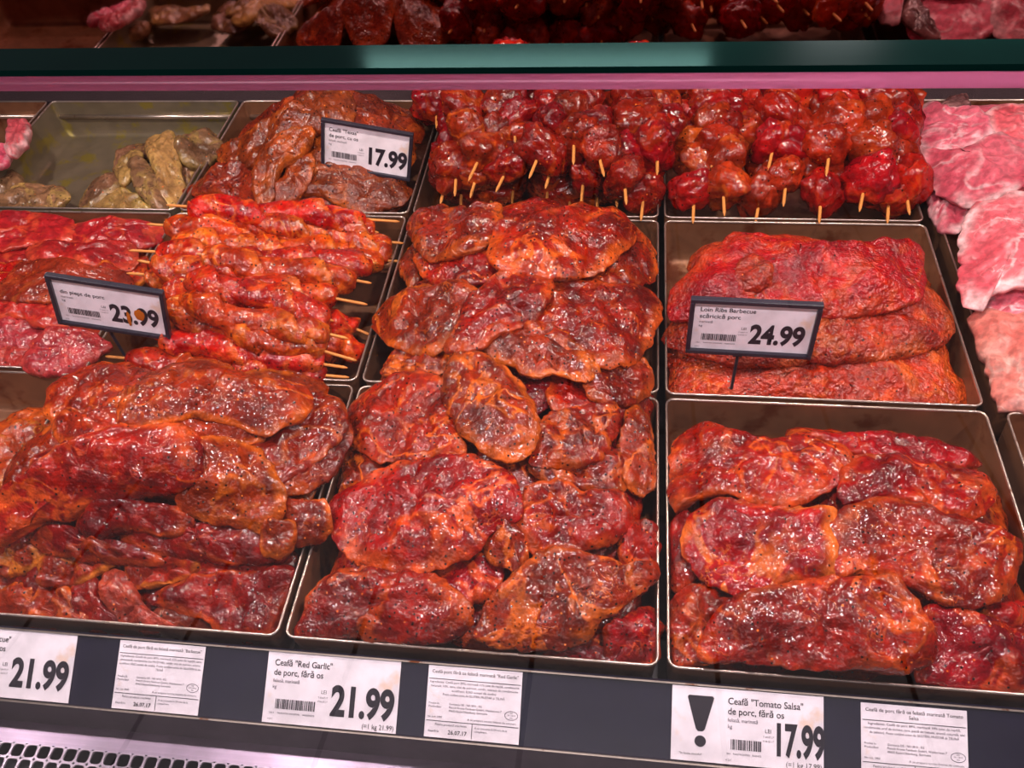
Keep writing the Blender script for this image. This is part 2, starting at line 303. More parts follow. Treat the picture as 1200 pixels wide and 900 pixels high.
PIECES = [
 ('garlic','marinated_steak','garlic',2,16,'dark red folded steak at the back left corner of the middle tray',
  [310,-293,330,-285,375,-307,399,-337,429,-332,438,-363,430,-391,409,-408,374,-399,342,-377,314,-320]),
 ('garlic','marinated_steak','garlic',3,15,'broad oval steak with an orange fat seam near the back of the middle tray',
  [430,-384,441,-363,456,-353,484,-351,529,-346,572,-344,578,-364,562,-404,542,-433,513,-452,493,-456,460,-453,434,-438,424,-417]),
 ('garlic','marinated_steak','garlic',1,15,'narrow steak strip showing between the folded steak and the broad oval one, middle tray',
  [336,-366,400,-392,427,-386,440,-417,435,-438,401,-445,361,-420,338,-388]),
 ('garlic','marinated_steak','garlic',1,15,'steak peeping out right of the broad oval one, against the right tray edge',
  [566,-339,592,-328,601,-360,599,-393,571,-423,535,-435,526,-422,554,-396]),
 ('garlic','marinated_steak','garlic',2,16,'wide steak whose pale fat corner hangs over the left rim, middle tray',
  [300,-458,310,-433,333,-431,360,-432,405,-446,426,-475,419,-509,398,-533,376,-533,354,-523,324,-496]),
 ('garlic','marinated_steak','garlic',3,17,'folded steak with a long orange fat edge across the centre of the middle tray',
  [415,-483,431,-459,446,-444,474,-449,497,-458,496,-483,484,-509,455,-525,434,-546,417,-551,398,-541,408,-514]),
 ('garlic','marinated_steak','garlic',2,15,'large bright red steak on the right of the middle tray, beside the ribs',
  [489,-458,521,-439,559,-433,593,-420,610,-434,600,-483,579,-529,545,-547,519,-531,491,-525,477,-501,487,-479]),
 ('garlic','marinated_steak','garlic',2,14,'crumpled steak with orange fat streaks beside the folded one, centre of the middle tray',
  [447,-521,470,-500,496,-497,525,-519,546,-540,542,-561,511,-561,477,-563,436,-537]),
 ('garlic','marinated_steak','garlic',3,18,'thick tongue-shaped steak dipping forward in the middle of the middle tray',
  [403,-560,411,-542,438,-548,472,-573,492,-599,500,-626,494,-651,469,-663,440,-645,417,-618,406,-597]),
 ('garlic','marinated_steak','garlic',2,16,'steak left of the tongue-shaped one, above the big speckled steak',
  [303,-582,306,-564,329,-555,365,-547,402,-565,419,-600,432,-634,433,-650,418,-657,380,-654,340,-643,312,-618]),
 ('garlic','marinated_steak','garlic',2,15,'round shiny steak right of the tongue-shaped one in the middle tray',
  [493,-638,502,-610,517,-597,549,-585,568,-577,565,-621,544,-651,518,-658,495,-655]),
 ('garlic','marinated_steak','garlic',1,14,'thin steak lying under the round shiny one in the middle tray',
  [489,-652,543,-640,577,-617,590,-645,563,-667,513,-670]),
 ('garlic','marinated_steak','garlic',3,19,'big speckled oval steak resting on the left half of the middle tray',
  [314,-688,336,-676,362,-662,402,-659,440,-656,461,-665,484,-678,492,-698,488,-715,469,-722,457,-742,420,-758,381,-759,346,-747,322,-719]),
 ('garlic','marinated_steak','garlic',2,16,'small wedge of steak tucked against the right end of the big speckled one',
  [466,-717,482,-698,496,-705,499,-740,491,-750,471,-747,462,-735]),
 ('garlic','marinated_steak','garlic',2,15,'steak behind the front right one, right half of the middle tray',
  [489,-683,515,-669,545,-674,577,-670,581,-702,557,-724,519,-734,499,-737,488,-714]),
 ('garlic','marinated_steak','garlic',3,19,'front right steak with a cream fat seam in the middle tray',
  [462,-797,476,-771,497,-747,526,-732,554,-734,578,-741,604,-729,604,-745,583,-766,563,-786,547,-803,525,-812,496,-812,470,-812,460,-807]),
 ('garlic','marinated_steak','garlic',3,19,'red oval steak at the front left corner of the middle tray',
  [312,-798,323,-768,350,-755,394,-754,429,-762,456,-782,461,-794,448,-808,430,-812,393,-812,348,-812,317,-812]),
 ('garlic','marinated_steak','garlic',1,15,'dark steak showing in the gap between the two front steaks, middle tray',
  [405,-745,440,-734,472,-738,481,-754,466,-775,439,-771]),
 ('garlic','marinated_steak','garlic',1,15,'dark steak squeezed against the right wall behind the front right steak',
  [572,-696,603,-687,604,-727,575,-737]),
 ('garlic','marinated_steak','garlic',1,15,'dark steak in the front right corner of the middle tray',
  [564,-781,604,-759,604,-804,570,-811]),
 ('garlic','marinated_steak','garlic',1,14,'fatty steak end by the front wall of the middle tray',
  [517,-804,561,-795,577,-810,525,-812]),
 ('garlic','marinated_steak','garlic',1,15,'narrow steak pressed upright along the right wall halfway down the middle tray',
  [574,-580,587,-566,599,-589,603,-646,582,-663,567,-632]),
 ('garlic','marinated_steak','garlic',1,15,'steak by the right wall below the large bright red one, middle tray',
  [535,-551,581,-507,601,-525,591,-558,549,-579]),
 ('garlic','marinated_steak','garlic',1,14,'small steak showing below the pale fat corner on the left of the middle tray',
  [344,-508,392,-519,406,-550,364,-551,328,-534]),
 ('garlic','marinated_steak','garlic',1,14,'small dark steak by the left wall above the big speckled one',
  [311,-633,316,-621,353,-643,346,-663,319,-677,311,-663]),
 ('garlic','marinated_steak','garlic',0,14,'sliver of steak by the back left wall under the folded one',
  [309,-355,321,-321,345,-385,332,-406]),
 ('bbq','marinated_steak','bbq',4,17,'large brown-red steak topmost at the back of the front left pile',
  [136,-656,151,-641,172,-631,193,-612,221,-602,245,-606,271,-596,289,-609,291,-631,272,-651,268,-660,243,-659,211,-659,185,-672,159,-676,140,-675]),
 ('bbq','marinated_steak','bbq',3,15,'rolled steak edge with orange fat under the topmost one, front left pile',
  [177,-668,194,-652,220,-642,254,-648,258,-658,238,-673,213,-678,194,-674]),
 ('bbq','marinated_steak','bbq',2,14,'pale-rimmed steak with a bright red end, right in the front left pile',
  [268,-613,284,-586,310,-595,321,-621,308,-651,285,-683,274,-692,251,-679,242,-663,252,-641]),
 ('bbq','marinated_steak','bbq',1,14,'steak lying below the pale-rimmed one along the right wall of the front left tray',
  [270,-691,295,-664,311,-614,324,-623,319,-658,300,-685,277,-701]),
 ('bbq','marinated_steak','bbq',4,19,'long glossy steak slanting down to the left over the front left pile',
  [25,-738,37,-726,69,-713,97,-697,136,-676,154,-669,190,-668,215,-679,224,-705,212,-719,180,-725,144,-730,119,-735,106,-745,74,-746,48,-761,28,-765]),
 ('bbq','marinated_steak','bbq',3,15,'small peaked chunk at the back left of the front left pile',
  [65,-662,75,-652,92,-654,101,-648,111,-658,131,-648,147,-671,125,-685,102,-691,80,-685]),
 ('bbq','marinated_steak','bbq',3,13,'steak edge sticking out left behind the long glossy slanting steak',
  [59,-708,87,-685,123,-673,121,-702,85,-711]),
 ('bbq','marinated_steak','bbq',3,17,'square speckled steak in the centre of the front left pile',
  [203,-679,226,-667,253,-665,274,-686,290,-711,286,-724,270,-734,253,-734,220,-734,196,-726,203,-711,208,-696]),
 ('bbq','marinated_steak','bbq',2,13,'flat round steak hanging over the right rim of the front left tray',
  [280,-708,297,-701,318,-699,327,-721,309,-736,291,-733]),
 ('bbq','marinated_steak','bbq',3,13,'bright steak tip beside the round overhanging one, front left pile',
  [271,-728,288,-722,297,-723,299,-740,286,-753,272,-749]),
 ('bbq','marinated_steak','bbq',3,15,'short thick steak seen edge-on under the long glossy one',
  [109,-736,123,-728,171,-725,211,-731,210,-741,192,-747,156,-747,130,-752,111,-746]),
 ('bbq','marinated_steak','bbq',2,14,'long thin steak seen edge-on under the square speckled one',
  [144,-747,176,-737,206,-732,244,-727,280,-727,287,-742,271,-754,218,-759,177,-756]),
 ('bbq','marinated_steak','bbq',2,14,'long knobbly steak seen edge-on on the left front of the front left pile',
  [57,-739,96,-740,139,-751,173,-753,187,-763,156,-765,115,-764,76,-760,58,-750]),
 ('bbq','marinated_steak','fatty',1,13,'steak with a thick orange fat edge low in the front left pile',
  [210,-752,238,-746,283,-736,286,-747,258,-761,227,-765,212,-762]),
 ('bbq','marinated_steak','fatty',1,14,'short fatty steak end in the middle of the front of the front left pile',
  [163,-771,178,-757,215,-750,214,-763,187,-774,170,-778]),
 ('bbq','marinated_steak','fatty',1,13,'small folded steak with a pointed fat corner, low left in the front left pile',
  [67,-770,72,-755,102,-757,142,-761,112,-776,95,-781,74,-782]),
 ('bbq','marinated_steak','fatty',1,15,'small orange steak end at the far left under the long glossy steak',
  [21,-767,50,-751,75,-753,68,-765,36,-776]),
 ('bbq','marinated_steak','bbq',1,18,'large red steak at the front right corner of the front left tray',
  [179,-783,202,-769,224,-762,258,-760,286,-750,298,-751,298,-768,295,-806,253,-812,227,-799,185,-792]),
 ('bbq','marinated_steak','rawtip',1,16,'pinkish tongue-shaped steak at the front of the front left tray',
  [127,-775,137,-765,157,-772,178,-794,213,-811,177,-812,146,-800]),
 ('bbq','marinated_steak','bbq',0,16,'dark steak with an orange edge left of the pinkish tongue-shaped one',
  [95,-784,105,-771,125,-770,139,-793,169,-812,125,-812]),
 ('bbq','marinated_steak','bbq',0,16,'dark wet steak in the front left corner of the front left tray',
  [22,-786,63,-775,103,-782,122,-809,33,-812]),
 ('bbq','marinated_steak','bbq',0,14,'steak by the front wall between the pinkish one and the large red one',
  [186,-788,223,-791,247,-808,185,-812]),
 ('bbq','marinated_steak','bbq',1,12,'small scrap of steak above the pinkish tongue-shaped one',
  [150,-762,167,-755,180,-760,168,-777,156,-777]),
 ('salsa','marinated_steak','salsa',2,17,'long red steak along the back left of the front right tray',
  [615,-634,615,-611,633,-582,661,-585,693,-603,732,-604,762,-616,768,-630,754,-656,729,-675,700,-686,664,-671,636,-670,615,-677]),
 ('salsa','marinated_steak','salsa',1,15,'steak lying along the back wall of the front right tray',
  [734,-594,773,-589,836,-585,862,-598,882,-611,848,-628,802,-627,773,-621,759,-610]),
 ('salsa','marinated_steak','salsa',2,16,'marbled steak at the back right of the front right tray',
  [756,-639,779,-623,812,-621,852,-625,878,-637,879,-659,855,-682,832,-684,816,-683,795,-673,764,-677,749,-676]),
 ('salsa','marinated_steak','fatty',3,17,'round chop with a thick orange fat rim in the front right tray',
  [623,-705,633,-688,654,-679,685,-683,717,-689,742,-687,741,-710,740,-738,733,-748,700,-752,667,-760,646,-752,630,-732]),
 ('salsa','marinated_steak','salsa',3,17,'wide steak with a curled left edge on the right of the front right tray',
  [730,-718,739,-698,761,-682,793,-675,817,-681,850,-690,878,-694,887,-708,869,-742,844,-758,818,-761,789,-747,758,-741,739,-746,731,-735]),
 ('salsa','marinated_steak','salsa',4,18,'largest steak, with a forked fat seam, front centre of the front right tray',
  [634,-800,644,-779,669,-762,709,-751,748,-746,779,-746,796,-763,804,-786,800,-803,783,-812,753,-812,718,-812,688,-812,655,-812,636,-812]),
 ('salsa','marinated_steak','salsa',2,16,'dark red steak in the front left corner of the front right tray',
  [615,-756,631,-745,660,-757,671,-766,656,-783,645,-803,625,-810,615,-802]),
 ('salsa','marinated_steak','salsa',1,15,'steak by the left wall beside the fat-rimmed chop, front right tray',
  [615,-688,628,-672,639,-694,641,-728,624,-747,615,-737]),
 ('salsa','marinated_steak','salsa',2,16,'red steak in the front right corner of the front right tray',
  [796,-764,824,-754,861,-765,902,-769,893,-812,843,-812,800,-811,792,-802,802,-788]),
 ('salsa','marinated_steak','fatty',1,14,'orange steak end against the right wall of the front right tray',
  [845,-754,883,-739,902,-749,869,-768]),
 ('ribs','rib_slab','ribs',4,26,'broad rack of ribs topmost at the back of the rib tray',
  [615,-422,635,-399,658,-375,685,-361,727,-369,755,-383,815,-372,866,-365,867,-403,858,-434,824,-455,773,-466,681,-466,628,-461,615,-452]),
 ('ribs','rib_slab','ribs',2,26,'middle rack of ribs behind the 24.99 tag with a ragged right end',
  [615,-446,628,-438,682,-441,763,-447,809,-435,849,-421,874,-395,891,-414,898,-440,881,-467,835,-490,785,-499,754,-502,680,-506,615,-476]),
 ('ribs','rib_slab','ribs',0,24,'front rack of ribs along the front wall of the rib tray',
  [615,-489,615,-460,640,-478,765,-484,836,-472,889,-450,893,-473,904,-492,903,-517,851,-534,774,-535,683,-531,621,-527,615,-516]),
 ('raw','raw_steak','raw',2,12,'red raw-looking steak at the back left of the left middle tray',
  [-255,-310,-227,-281,-158,-288,-114,-305,-95,-332,-93,-348,-139,-356,-178,-364,-224,-365]),
 ('raw','raw_steak','raw',2,12,'steak with fine fat lines at the back right of the left middle tray',
  [-113,-322,-87,-303,-37,-299,-3,-296,3,-324,-9,-344,-32,-346,-70,-354,-96,-352]),
 ('raw','raw_steak','raw',3,12,'smooth red steak lying across the middle behind the 23.99 tag',
  [-136,-373,-121,-356,-62,-358,-26,-345,-2,-364,-5,-391,-41,-400,-87,-395,-121,-396]),
 ('raw','raw_steak','raw',1,12,'steak end at the left picture edge behind the brownish steak, left middle tray',
  [-236,-351,-194,-340,-150,-344,-135,-372,-154,-382,-217,-384]),
 ('raw','raw_steak','rawbrown',3,14,'brownish red steak whose front lies behind the 23.99 tag',
  [-137,-448,-139,-416,-126,-392,-96,-384,-58,-388,-33,-393,-6,-393,12,-414,1,-441,-42,-454,-102,-460]),
 ('raw','raw_steak','fatty',2,12,'orange-edged scrap at the far left of the left middle tray',
  [-192,-398,-163,-388,-140,-383,-134,-418,-174,-431]),
 ('raw','raw_steak','raw',2,14,'mottled steak left of the 23.99 tag',
  [-170,-440,-145,-424,-104,-417,-56,-443,-36,-479,-72,-487,-99,-475,-153,-471]),
 ('raw','raw_steak','rawpink',1,14,'pinkish steak at the left picture edge below the 23.99 tag',
  [-157,-472,-128,-465,-98,-459,-59,-485,-71,-511,-106,-514,-138,-515]),
 ('raw','raw_steak','rawpink',3,16,'rounded pink-red steak at the front right of the left middle tray',
  [-67,-527,-53,-495,-31,-489,-2,-490,23,-502,11,-513,-4,-538,-44,-550,-63,-543]),
 ('raw','raw_steak','rawpink',1,14,'steak in the front left of the left middle tray at the picture edge',
  [-139,-512,-76,-508,-59,-537,-128,-540]),
 ('raw','raw_steak','fatty',2,13,'small bright chunk by the right wall of the left middle tray',
  [-13,-398,-13,-365,2,-355,10,-391,1,-413]),
 ('raw','raw_steak','fatty',3,12,'pale fat-covered chunk just behind the top edge of the 23.99 tag',
  [-40,-393,-32,-381,-12,-390,-4,-415,-22,-424]),
 ('orange','marinated_chop','orange',1,20,'orange speckled chop in the tray at the far left picture edge',
  [-55,-607,-47,-590,-30,-583,-10,-586,1,-616,-1,-657,-7,-694,-26,-725,-80,-665,-77,-620]),
 ('olive','olive_fillet','olive',2,16,'olive-brown fillet lying at the front left of the greenish tray',
  [-294,-227,-283,-210,-270,-182,-221,-184,-178,-209,-181,-235,-224,-241,-285,-244]),
 ('olive','olive_fillet','olive',1,20,'short olive chunk at the left wall of the greenish tray',
  [-337,-154,-321,-145,-304,-141,-278,-163,-276,-193,-308,-208]),
 ('olive','olive_fillet','olive',1,16,'long curved fillet at the left side of the greenish pile',
  [-160,-239,-164,-198,-134,-186,-133,-154,-135,-126,-108,-109,-82,-101,-57,-134,-89,-151,-92,-189,-119,-222,-144,-252]),
 ('olive','olive_fillet','olivey',2,13,'yellow-coated flap bent over the top of the greenish pile',
  [-117,-182,-108,-146,-86,-151,-84,-184,-92,-215]),
 ('olive','olive_fillet','olive',2,14,'slanting fillet with a pinkish face below the yellow flap',
  [-100,-178,-87,-162,-48,-198,-22,-238,-21,-262,-66,-228]),
 ('olive','olive_fillet','olivey',2,16,'broad fillet running front to back on the right of the greenish pile',
  [-93,-133,-78,-106,-62,-104,-31,-150,-17,-193,2,-226,-7,-255,-35,-232,-56,-192]),
 ('olive','olive_fillet','olive',2,18,'rounded fillet at the back right corner of the greenish tray',
  [-55,-124,-34,-99,-15,-87,7,-103,14,-140,-1,-165,-23,-173,-36,-155]),
 ('olive','olive_fillet','olive',0,16,'fillet end under the rounded one by the right wall of the greenish tray',
  [-35,-161,-11,-134,-7,-178,-24,-192]),
 ('olive','olive_fillet','olivey',1,14,'yellowish fillet at the front of the greenish pile',
  [-129,-250,-129,-212,-110,-202,-65,-229,-31,-256]),
 ('texas','marinated_chop','texas',3,17,'rust-coloured chop topmost at the back of the left chop pile',
  [113,-159,133,-150,153,-128,174,-120,214,-122,221,-147,221,-168,190,-180,156,-183,129,-174]),
 ('texas','marinated_chop','texas',2,16,'sloping chop behind the 17.99 tag on the right of the chop pile',
  [209,-135,242,-127,269,-128,280,-143,258,-161,217,-170]),
 ('texas','marinated_chop','texas',3,16,'chop slanting down to the left from the top of the chop pile',
  [67,-161,117,-154,170,-159,174,-178,144,-187,108,-201,89,-207,66,-186]),
 ('texas','marinated_chop','texas',2,16,'pointed chop end jutting out left over the greenish tray wall',
  [22,-153,61,-150,93,-164,107,-186,77,-189,41,-187]),
 ('texas','marinated_chop','texas',4,16,'long rounded chop in the centre of the chop pile',
  [102,-216,120,-196,149,-185,174,-181,181,-193,166,-211,142,-236,136,-271,123,-278,106,-254]),
 ('texas','marinated_chop','texas',3,15,'narrow chop with an orange edge beside the long rounded one',
  [127,-267,142,-232,151,-207,173,-201,180,-217,175,-246,160,-264]),
 ('texas','marinated_chop','texas',2,15,'dark flat chop at the front left of the chop pile',
  [-18,-214,13,-197,44,-182,85,-190,104,-223,109,-251,120,-260,78,-251,42,-233,6,-225]),
 ('texas','marinated_chop','texas',2,15,'curved chop hanging below the 17.99 tag',
  [165,-249,174,-222,202,-216,240,-216,296,-211,290,-241,257,-260,219,-261,188,-250]),
 ('texas','marinated_chop','texas',2,16,'chop mostly covered by the 17.99 tag',
  [163,-186,190,-171,247,-151,288,-147,294,-180,256,-219,203,-225,167,-217]),
 ('texas','marinated_chop','texas',1,14,'small chop scrap between the chop pile and the twisted skewers',
  [154,-254,183,-238,209,-247,198,-266,158,-268]),
 ('pink','pork_cutlet','pink',2,13,'pale pink cutlet with white fat at the back left of the right-hand tray',
  [921,-76,943,-51,954,-88,974,-107,993,-125,994,-154,967,-182,935,-170,915,-147,913,-118]),
 ('pink','pork_cutlet','pink',2,14,'knobbly fatty cutlet at the back right picture edge',
  [986,-120,1005,-103,1025,-101,1059,-109,1055,-173,997,-183,981,-156]),
 ('pink','pork_cutlet','pink',3,13,'large smooth pink cutlet in the centre of the right-hand tray',
  [911,-150,931,-172,956,-181,991,-165,1021,-184,1034,-218,998,-256,971,-278,953,-278,939,-276,924,-251,913,-220,908,-182]),
 ('pink','pork_cutlet','pink',1,13,'small pink cutlet end under the large smooth one',
  [914,-212,923,-200,950,-250,936,-290,917,-279]),
 ('pink','pork_cutlet','pink',4,14,'pink cutlet with a white bone edge in front of the large smooth one',
  [930,-299,942,-285,956,-284,984,-278,1025,-304,996,-414,949,-417,930,-417,921,-432,909,-427,904,-411,909,-372,918,-334]),
 ('pink','pork_cutlet','pink',2,14,'rolled pink strip between the cutlets and the pale ribs',
  [927,-416,940,-397,965,-392,995,-401,984,-445,948,-438,930,-427]),
 ('pink','pale_rib_slab','pinkrib',2,22,'pale unmarinated rib slab at the front of the right-hand tray',
  [913,-425,930,-417,956,-430,1031,-443,1003,-550,926,-545,917,-530,916,-485]),
 ('pink','pork_cutlet','pinkdark',1,14,'greyish scrap standing up behind the back cutlet',
  [954,-56,981,-25,997,-23,976,-96,953,-89]),
 ('pale','pork_piece','pink',2,20,'small pink piece standing up in the tray at the far top left',
  [-300,-122,-309,-90,-299,-80,-279,-94,-258,-139,-263,-174,-284,-157]),
 ('pale','pork_piece','pink',1,20,'pink piece cut off by the left picture edge, far top left tray',
  [-347,-119,-302,-136,-275,-162,-278,-182,-307,-188]),
]
SKEWERS = [
 ('red', 0.3859, -0.2241, 0.06, -0.283, 4, 'cube skewer lying on top, tip seventh from the left behind the middle tray'),
 ('red', 0.4317, -0.2021, 0.06, -0.159, 4, 'cube skewer lying on top, tip eleventh from the left behind the middle tray'),
 ('red', 0.5404, -0.2653, 0.058, -0.214, 4, 'cube skewer lying on top, tip twentieth from the left behind the middle tray'),
 ('red', 0.4548, -0.27, 0.058, 0.191, 4, 'cube skewer lying on top, tip twelfth from the left behind the middle tray'),
 ('red', 0.5667, -0.2878, 0.036, -0.084, 4, 'cube skewer, tip twenty-second from the left behind the middle tray'),
 ('red', 0.3813, -0.2592, 0.046, 0.197, 4, 'cube skewer, tip fifth from the left behind the middle tray'),
 ('red', 0.4134, -0.2638, 0.034, 0.23, 4, 'cube skewer, tip ninth from the left behind the middle tray'),
 ('red', 0.3618, -0.2567, 0.022, -0.109, 4, 'cube skewer, tip third from the left behind the middle tray'),
 ('red', 0.3809, -0.2597, 0.022, 0.068, 4, 'cube skewer, tip sixth from the left behind the middle tray'),
 ('red', 0.3402, -0.2482, 0.004, 0.013, 4, 'cube skewer, tip second from the left behind the middle tray'),
 ('red', 0.4717, -0.2587, 0.036, 0.123, 4, 'cube skewer, tip thirteenth from the left behind the middle tray'),
 ('red', 0.5137, -0.2622, 0.016, 0.004, 4, 'cube skewer, tip eighteenth from the left behind the middle tray'),
 ('red', 0.5843, -0.2782, 0.006, 0.052, 4, 'cube skewer, tip twenty-fourth from the left behind the middle tray'),
 ('red', 0.5557, -0.2502, 0.004, -0.038, 4, 'cube skewer, tip twenty-first from the left behind the middle tray'),
 ('red', 0.5046, -0.2512, 0.064, -0.049, 4, 'cube skewer lying on top, tip seventeenth from the left behind the middle tray'),
 ('red', 0.6007, -0.2424, 0.045, 0.005, 4, 'cube skewer, tip twenty-fifth from the left behind the middle tray'),
 ('red', 0.4783, -0.1955, 0.056, -0.074, 3, 'cube skewer lying on top, tip fifteenth from the left behind the middle tray'),
 ('red', 0.5721, -0.2151, 0.06, 0.017, 4, 'cube skewer lying on top, tip twenty-third from the left behind the middle tray'),
 ('red', 0.3182, -0.1251, 0.03, -0.176, 2, 'cube skewer, tip first from the left behind the middle tray'),
 ('red', 0.3616, -0.2332, -0.012, -0.124, 4, 'cube skewer, tip fourth from the left behind the middle tray'),
 ('red', 0.4259, -0.2293, -0.01, -0.07, 4, 'cube skewer, tip tenth from the left behind the middle tray'),
 ('red', 0.4689, -0.236, -0.012, -0.033, 4, 'cube skewer, tip fourteenth from the left behind the middle tray'),
 ('red', 0.5318, -0.2362, -0.012, -0.059, 4, 'cube skewer, tip nineteenth from the left behind the middle tray'),
 ('red', 0.3988, -0.2339, -0.02, -0.091, 4, 'cube skewer, tip eighth from the left behind the middle tray'),
 ('red', 0.4982, -0.235, -0.02, -0.087, 4, 'cube skewer, tip sixteenth from the left behind the middle tray'),
 ('light', 0.6447, -0.2737, 0.0, 0.042, 4, 'cube skewer, tip second from the left in the back right tray'),
 ('light', 0.6793, -0.2741, 0.012, -0.005, 4, 'cube skewer, tip fourth from the left in the back right tray'),
 ('light', 0.7166, -0.2667, -0.004, 0.186, 4, 'cube skewer, tip sixth from the left in the back right tray'),
 ('light', 0.7458, -0.2602, 0.016, 0.139, 4, 'cube skewer, tip eighth from the left in the back right tray'),
 ('light', 0.7861, -0.2752, 0.004, 0.133, 4, 'cube skewer, tip ninth from the left in the back right tray'),
 ('light', 0.8294, -0.2652, 0.014, 0.258, 4, 'cube skewer, tip twelfth from the left in the back right tray'),
 ('light', 0.8629, -0.2681, 0.0, 0.164, 4, 'cube skewer, tip fourteenth from the left in the back right tray'),
 ('light', 0.886, -0.2622, 0.008, 0.03, 4, 'cube skewer, tip sixteenth from the left in the back right tray'),
 ('light', 0.6662, -0.2199, 0.03, -0.014, 3, 'cube skewer lying on top, tip third from the left in the back right tray'),
 ('light', 0.729, -0.219, 0.036, 0.209, 3, 'cube skewer lying on top, tip seventh from the left in the back right tray'),
 ('light', 0.7916, -0.2339, 0.04, 0.192, 3, 'cube skewer lying on top, tip tenth from the left in the back right tray'),
 ('light', 0.8433, -0.2286, 0.038, 0.123, 3, 'cube skewer lying on top, tip thirteenth from the left in the back right tray'),
 ('light', 0.8778, -0.197, 0.034, 0.077, 3, 'cube skewer lying on top, tip fifteenth from the left in the back right tray'),
 ('light', 0.7044, -0.1785, 0.02, 0.101, 3, 'cube skewer, tip fifth from the left in the back right tray'),
 ('light', 0.6335, -0.1856, 0.012, 0.113, 3, 'cube skewer, tip first from the left in the back right tray'),
 ('light', 0.8225, -0.1742, 0.03, 0.14, 3, 'cube skewer lying on top, tip eleventh from the left in the back right tray'),
]
TWISTED = [
 (0.0657, -0.3351, 0.0606, 0.2652, -0.3105, 0.0272, 0.02, 0.035, 'twisted meat strip skewer, first from the back in the twisted skewer tray'),
 (0.0405, -0.3561, 0.0495, 0.2943, -0.3227, 0.0036, 0.015, 0.01, 'twisted meat strip skewer, third from the back in the twisted skewer tray'),
 (0.0569, -0.4118, 0.0572, 0.2864, -0.3766, 0.0179, 0.025, 0.0, 'twisted meat strip skewer, sixth from the back in the twisted skewer tray'),
 (0.118, -0.4273, 0.0682, 0.2794, -0.4179, 0.0276, 0.0, 0.012, 'twisted meat strip skewer, seventh from the back in the twisted skewer tray'),
 (0.0666, -0.4363, 0.0613, 0.2652, -0.4501, 0.0304, 0.015, 0.03, 'twisted meat strip skewer, ninth from the back in the twisted skewer tray'),
 (0.0491, -0.4337, 0.0428, 0.1768, -0.442, 0.042, 0.02, 0.0, 'twisted meat strip skewer, eighth from the back in the twisted skewer tray'),
 (0.1149, -0.469, 0.0688, 0.2689, -0.4864, 0.0344, 0.0, 0.0, 'twisted meat strip skewer, tenth from the back in the twisted skewer tray'),
 (0.1153, -0.4919, 0.0636, 0.2723, -0.5032, 0.0303, 0.0, 0.015, 'twisted meat strip skewer, twelfth from the back in the twisted skewer tray'),
 (0.1011, -0.4919, 0.0535, 0.2683, -0.5177, 0.02, 0.0, 0.03, 'twisted meat strip skewer, fourteenth from the back in the twisted skewer tray'),
 (0.0991, -0.5222, 0.034, 0.2671, -0.526, 0.0097, 0.0, 0.02, 'twisted meat strip skewer, seventeenth from the back in the twisted skewer tray'),
 (0.0608, -0.5358, 0.0183, 0.268, -0.5319, -0.0007, 0.02, 0.02, 'twisted meat strip skewer, eighteenth from the back in the twisted skewer tray'),
 (0.2379, -0.4512, 0.0104, 0.2825, -0.4598, -0.0051, 0.0, 0.025, 'twisted meat strip skewer, thirteenth from the back in the twisted skewer tray'),
 (0.25, -0.4837, 0.0045, 0.2963, -0.4851, -0.0127, 0.0, 0.01, 'twisted meat strip skewer, sixteenth from the back in the twisted skewer tray'),
 (0.2431, -0.3311, 0.0167, 0.2953, -0.3398, -0.0055, 0.0, 0.0, 'twisted meat strip skewer, fourth from the back in the twisted skewer tray'),
 (0.0753, -0.3405, 0.0528, 0.2752, -0.3165, 0.0134, 0.0, 0.0, 'twisted meat strip skewer, second from the back in the twisted skewer tray'),
 (0.0562, -0.3799, 0.0443, 0.2894, -0.3482, -0.0024, 0.0, 0.02, 'twisted meat strip skewer, fifth from the back in the twisted skewer tray'),
 (0.0812, -0.4636, 0.0485, 0.2478, -0.4754, 0.024, 0.0, 0.0, 'twisted meat strip skewer, eleventh from the back in the twisted skewer tray'),
 (0.0706, -0.4962, 0.0318, 0.2257, -0.5045, 0.0143, 0.02, 0.0, 'twisted meat strip skewer, fifteenth from the back in the twisted skewer tray'),
 (0.1103, -0.537, 0.0118, 0.2577, -0.5336, -0.0073, 0.0, 0.02, 'twisted meat strip skewer, nineteenth from the back in the twisted skewer tray'),
]
TAG_POSES = [
 ([0.2471, -0.2072, 0.0526], [[0.979, 0.1986, 0.0463], [0.0217, 0.1244, -0.992], [-0.2028, 0.9721, 0.1175]], 0.0644),
 ([0.0639, -0.5256, 0.0808], [[0.9748, 0.2146, 0.0605], [0.0469, 0.0678, -0.9966], [-0.2179, 0.9744, 0.056]], 0.0635),
 ([0.6822, -0.5319, 0.0849], [[0.9993, -0.0011, -0.0362], [-0.0361, 0.0564, -0.9978], [0.0031, 0.9984, 0.0563]], 0.0639),
]

# top edge of the glass
bm=bmesh.new(); prism(bm,[(GT[0]-.0005,GT[1]),(GT[0]+.001,GT[1]+.0015),(GT[0]+.014,GT[1]+.0015),(GT[0]+.014,GT[1]+.0004),(GT[0],GT[1]+.0004)],XL,XR); cpart('glass_edge',bm,M['edge'])
bm=bmesh.new(); add_tube(bm,[(XL,GT[0]-.001,GT[1]-.0016),(XR,GT[0]-.001,GT[1]-.0016)],.0021,12); cpart('edge_glow_strip',bm,M['edge_glow'],True)  # added strip, coloured as the glow along the lit glass edge
